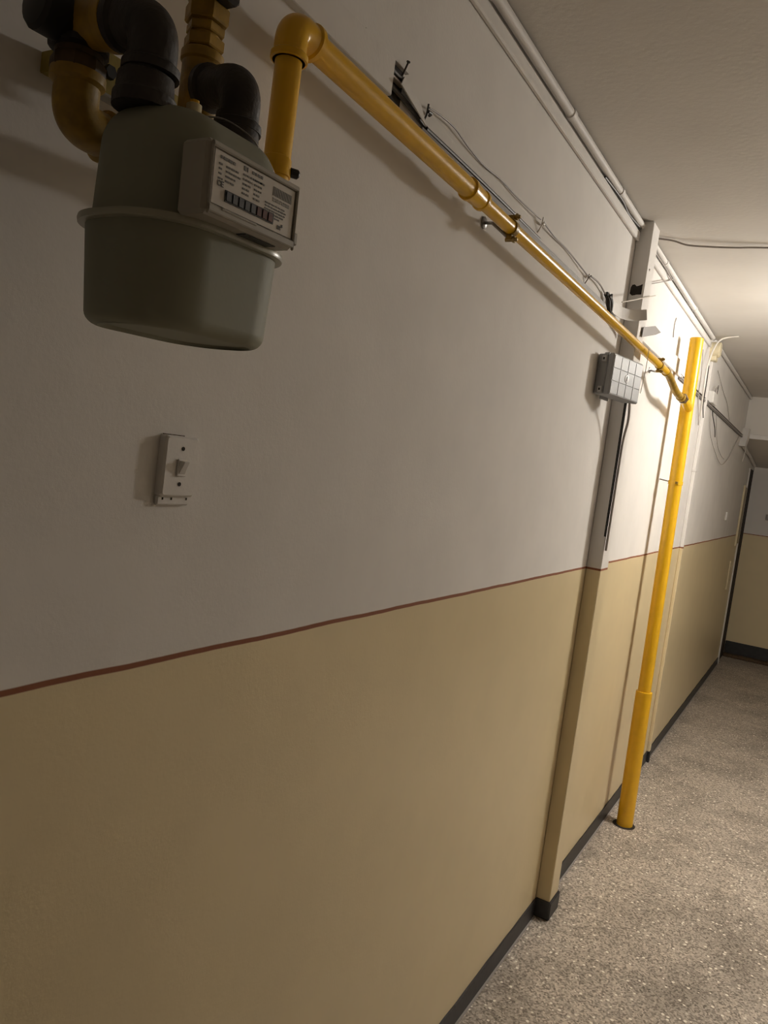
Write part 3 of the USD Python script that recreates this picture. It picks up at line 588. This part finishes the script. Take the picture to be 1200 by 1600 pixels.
wire([(0.010, 2.955, 2.560), (0.08, 3.00, 2.562), (0.131, 3.04, 2.556), (0.205, 3.072, 2.558), (0.291, 3.095, 2.560), (0.397, 3.109, 2.562), (0.8, 3.18, 2.564), (ROOM_W, 3.25, 2.564)], 0.0034, m_gcable, 'dark cable crossing the ceiling from the top of the pilaster', 'cable', 'cable')
rb = thing('round_box', 'cream round electrical box under the ceiling beyond the riser', 'junction box', (0, 4.87, 2.51))
obj('box_body', turned((0, 4.86, 2.502), (1, 0, 0), [(0, 0.044), (0.050, 0.044), (0.055, 0.039)], 24), m_clear, rb)
obj('box_spout', box(0, 0.040, 4.83, 4.90, 2.435, 2.466, 0.004), m_clear, rb)
vc = thing('cable_duct', 'thin vertical cable duct painted white and cream right of the riser', 'cable duct', (0, 4.9, 0))
obj('duct', box(0, 0.020, 4.868, 4.908, 0.13, 2.44, 0.003), m_wall, vc, False)
obj('duct_joint', box(0, 0.024, 4.862, 4.914, 1.785, 1.800, 0.002), m_white, vc, False)
tag(obj('duct_foot', box(0, 0.018, 4.866, 4.908, 0.068, 0.132, 0.003), m_clear, vc, False), 'cream plastic foot sleeve')
tag(obj('duct_end', box(0.006, 0.022, 4.868, 4.900, 0.0, 0.070, 0.003), m_base, vc, False), 'black painted bottom end')
wire([(0.020, 4.72, 2.10), (0.030, 4.63, 2.23), (0.030, 4.63, 2.36), (0.040, 4.68, 2.47), (0.055, 4.75, 2.535), (0.090, 4.77, 2.558), (0.150, 4.76, 2.565)], 0.0050, m_wcable, 'thick white cable arching from the duct up to the ceiling', 'cable', 'cable')
wire([(0.010, 4.52, 2.44), (0.016, 4.56, 2.30), (0.012, 4.60, 2.20), (0.016, 4.66, 2.12), (0.014, 4.75, 2.05)], 0.003, m_pcable, 'grey cable hanging between riser and duct', 'cable', 'cable')
wire([(0.012, 4.80, 2.40), (0.020, 4.76, 2.28), (0.014, 4.80, 2.18), (0.022, 4.83, 2.10)], 0.0028, m_cable, 'dark cable hanging close beside the top of the duct', 'cable', 'cable')
wb = thing('socket_box', 'small white box on the wall right of the cable duct', 'socket box', (0, 5.2, 2.27))
obj('box_body', box(0, 0.035, 5.02, 5.20, 2.215, 2.285, 0.004), m_plastic, wb)
obj('box_wires', [cable([(0.02, 5.10, 2.285), (0.03, 5.16, 2.33), (0.02, 5.25, 2.30), (0.012, 5.22, 2.24)], 0.003), cable([(0.02, 5.14, 2.285), (0.025, 5.22, 2.345), (0.012, 5.30, 2.29)], 0.003)], m_gcable, wb)
wire([(0.010, 5.25, 2.188), (0.010, 5.30, 2.16), (0.010, 5.48, 2.10), (0.010, 5.55, 2.05)], 0.003, m_cable, 'short dark wire hanging under the small white box')
wire([(0.008, 5.14, 2.188), (0.008, 5.33, 2.05), (0.010, 5.72, 1.95), (0.012, 6.09, 1.898), (0.010, 6.43, 1.955), (0.008, 6.72, 2.066), (0.006, 7.02, 2.190)], 0.0020, m_pcable, 'long wire drooping in a loop on the far wall')
wire([(0.008, 5.46, 2.188), (0.010, 5.69, 2.03), (0.010, 5.97, 1.965), (0.010, 6.22, 1.945)], 0.0020, m_pcable, 'second drooping wire inside the long loop on the far wall')
wire([(0.006, 5.23, 2.44), (0.006, 5.60, 2.37), (0.006, 5.93, 2.32), (0.006, 6.20, 2.232)], 0.0020, m_pcable, 'thin slanting wire above the thin grey trunking')

# ------------------------------------------------------------------ far end of the corridor
fd = thing('soffit_duct', 'white duct stub on the wall below the soffit corner', 'duct', (0, 7.25, 2.2))
obj('duct_body', prism_yz([(7.16, 2.12), (7.27, 2.12), (7.40, 2.195), (7.40, 2.285), (7.30, 2.285)], 0, 0.05), m_white, fd, False)
tag(obj('conduit_pipe', tube([(0.016, 7.28, 2.135), (0.016, 8.1, 2.10), (0.016, 8.83, 2.04)], 0.014, 12), m_white), 'pale conduit under the soffit on the left wall', 'conduit')
wire([(0.03, 7.40, 2.20), (0.03, 7.45, 2.10), (0.025, 7.42, 2.00)], 0.003, m_wcable, 'pale string hanging from the soffit corner', 'string', 'string')
wp = thing('wall_panel', 'narrow ochre panel with a pale edge near the end door', 'panel', (0, 8.4, 1.5))
obj('panel_face', box(0, 0.014, 8.218, 8.45, 1.24, 1.80, 0.003), m_panel, wp, False)
obj('panel_edge', box(0, 0.018, 8.205, 8.218, 1.22, 1.82, 0.003), m_clear, wp, False)
tag(obj('wall_switch', box(0, 0.014, 7.03, 7.10, 1.48, 1.55, 0.003), m_plastic), 'tiny white switch far along the white wall', 'switch')
tag(obj('plastic_strip', box(0, 0.012, 8.06, 8.10, 0.80, 1.08, 0.002), m_clear), 'short pale strip painted as a vertical highlight on the cream wall near the end', 'strip')  # sheen of the glossy cream paint, built as a pale strip; no real fitting
es = thing('wall_hook', 'small dark fitting on the end wall at the right edge', 'fitting', (0.20, YE, 1.5))
obj('hook_plate', box(0.185, 0.235, YE - 0.025, YE, 1.50, 1.56, 0.004), m_gcable, es)
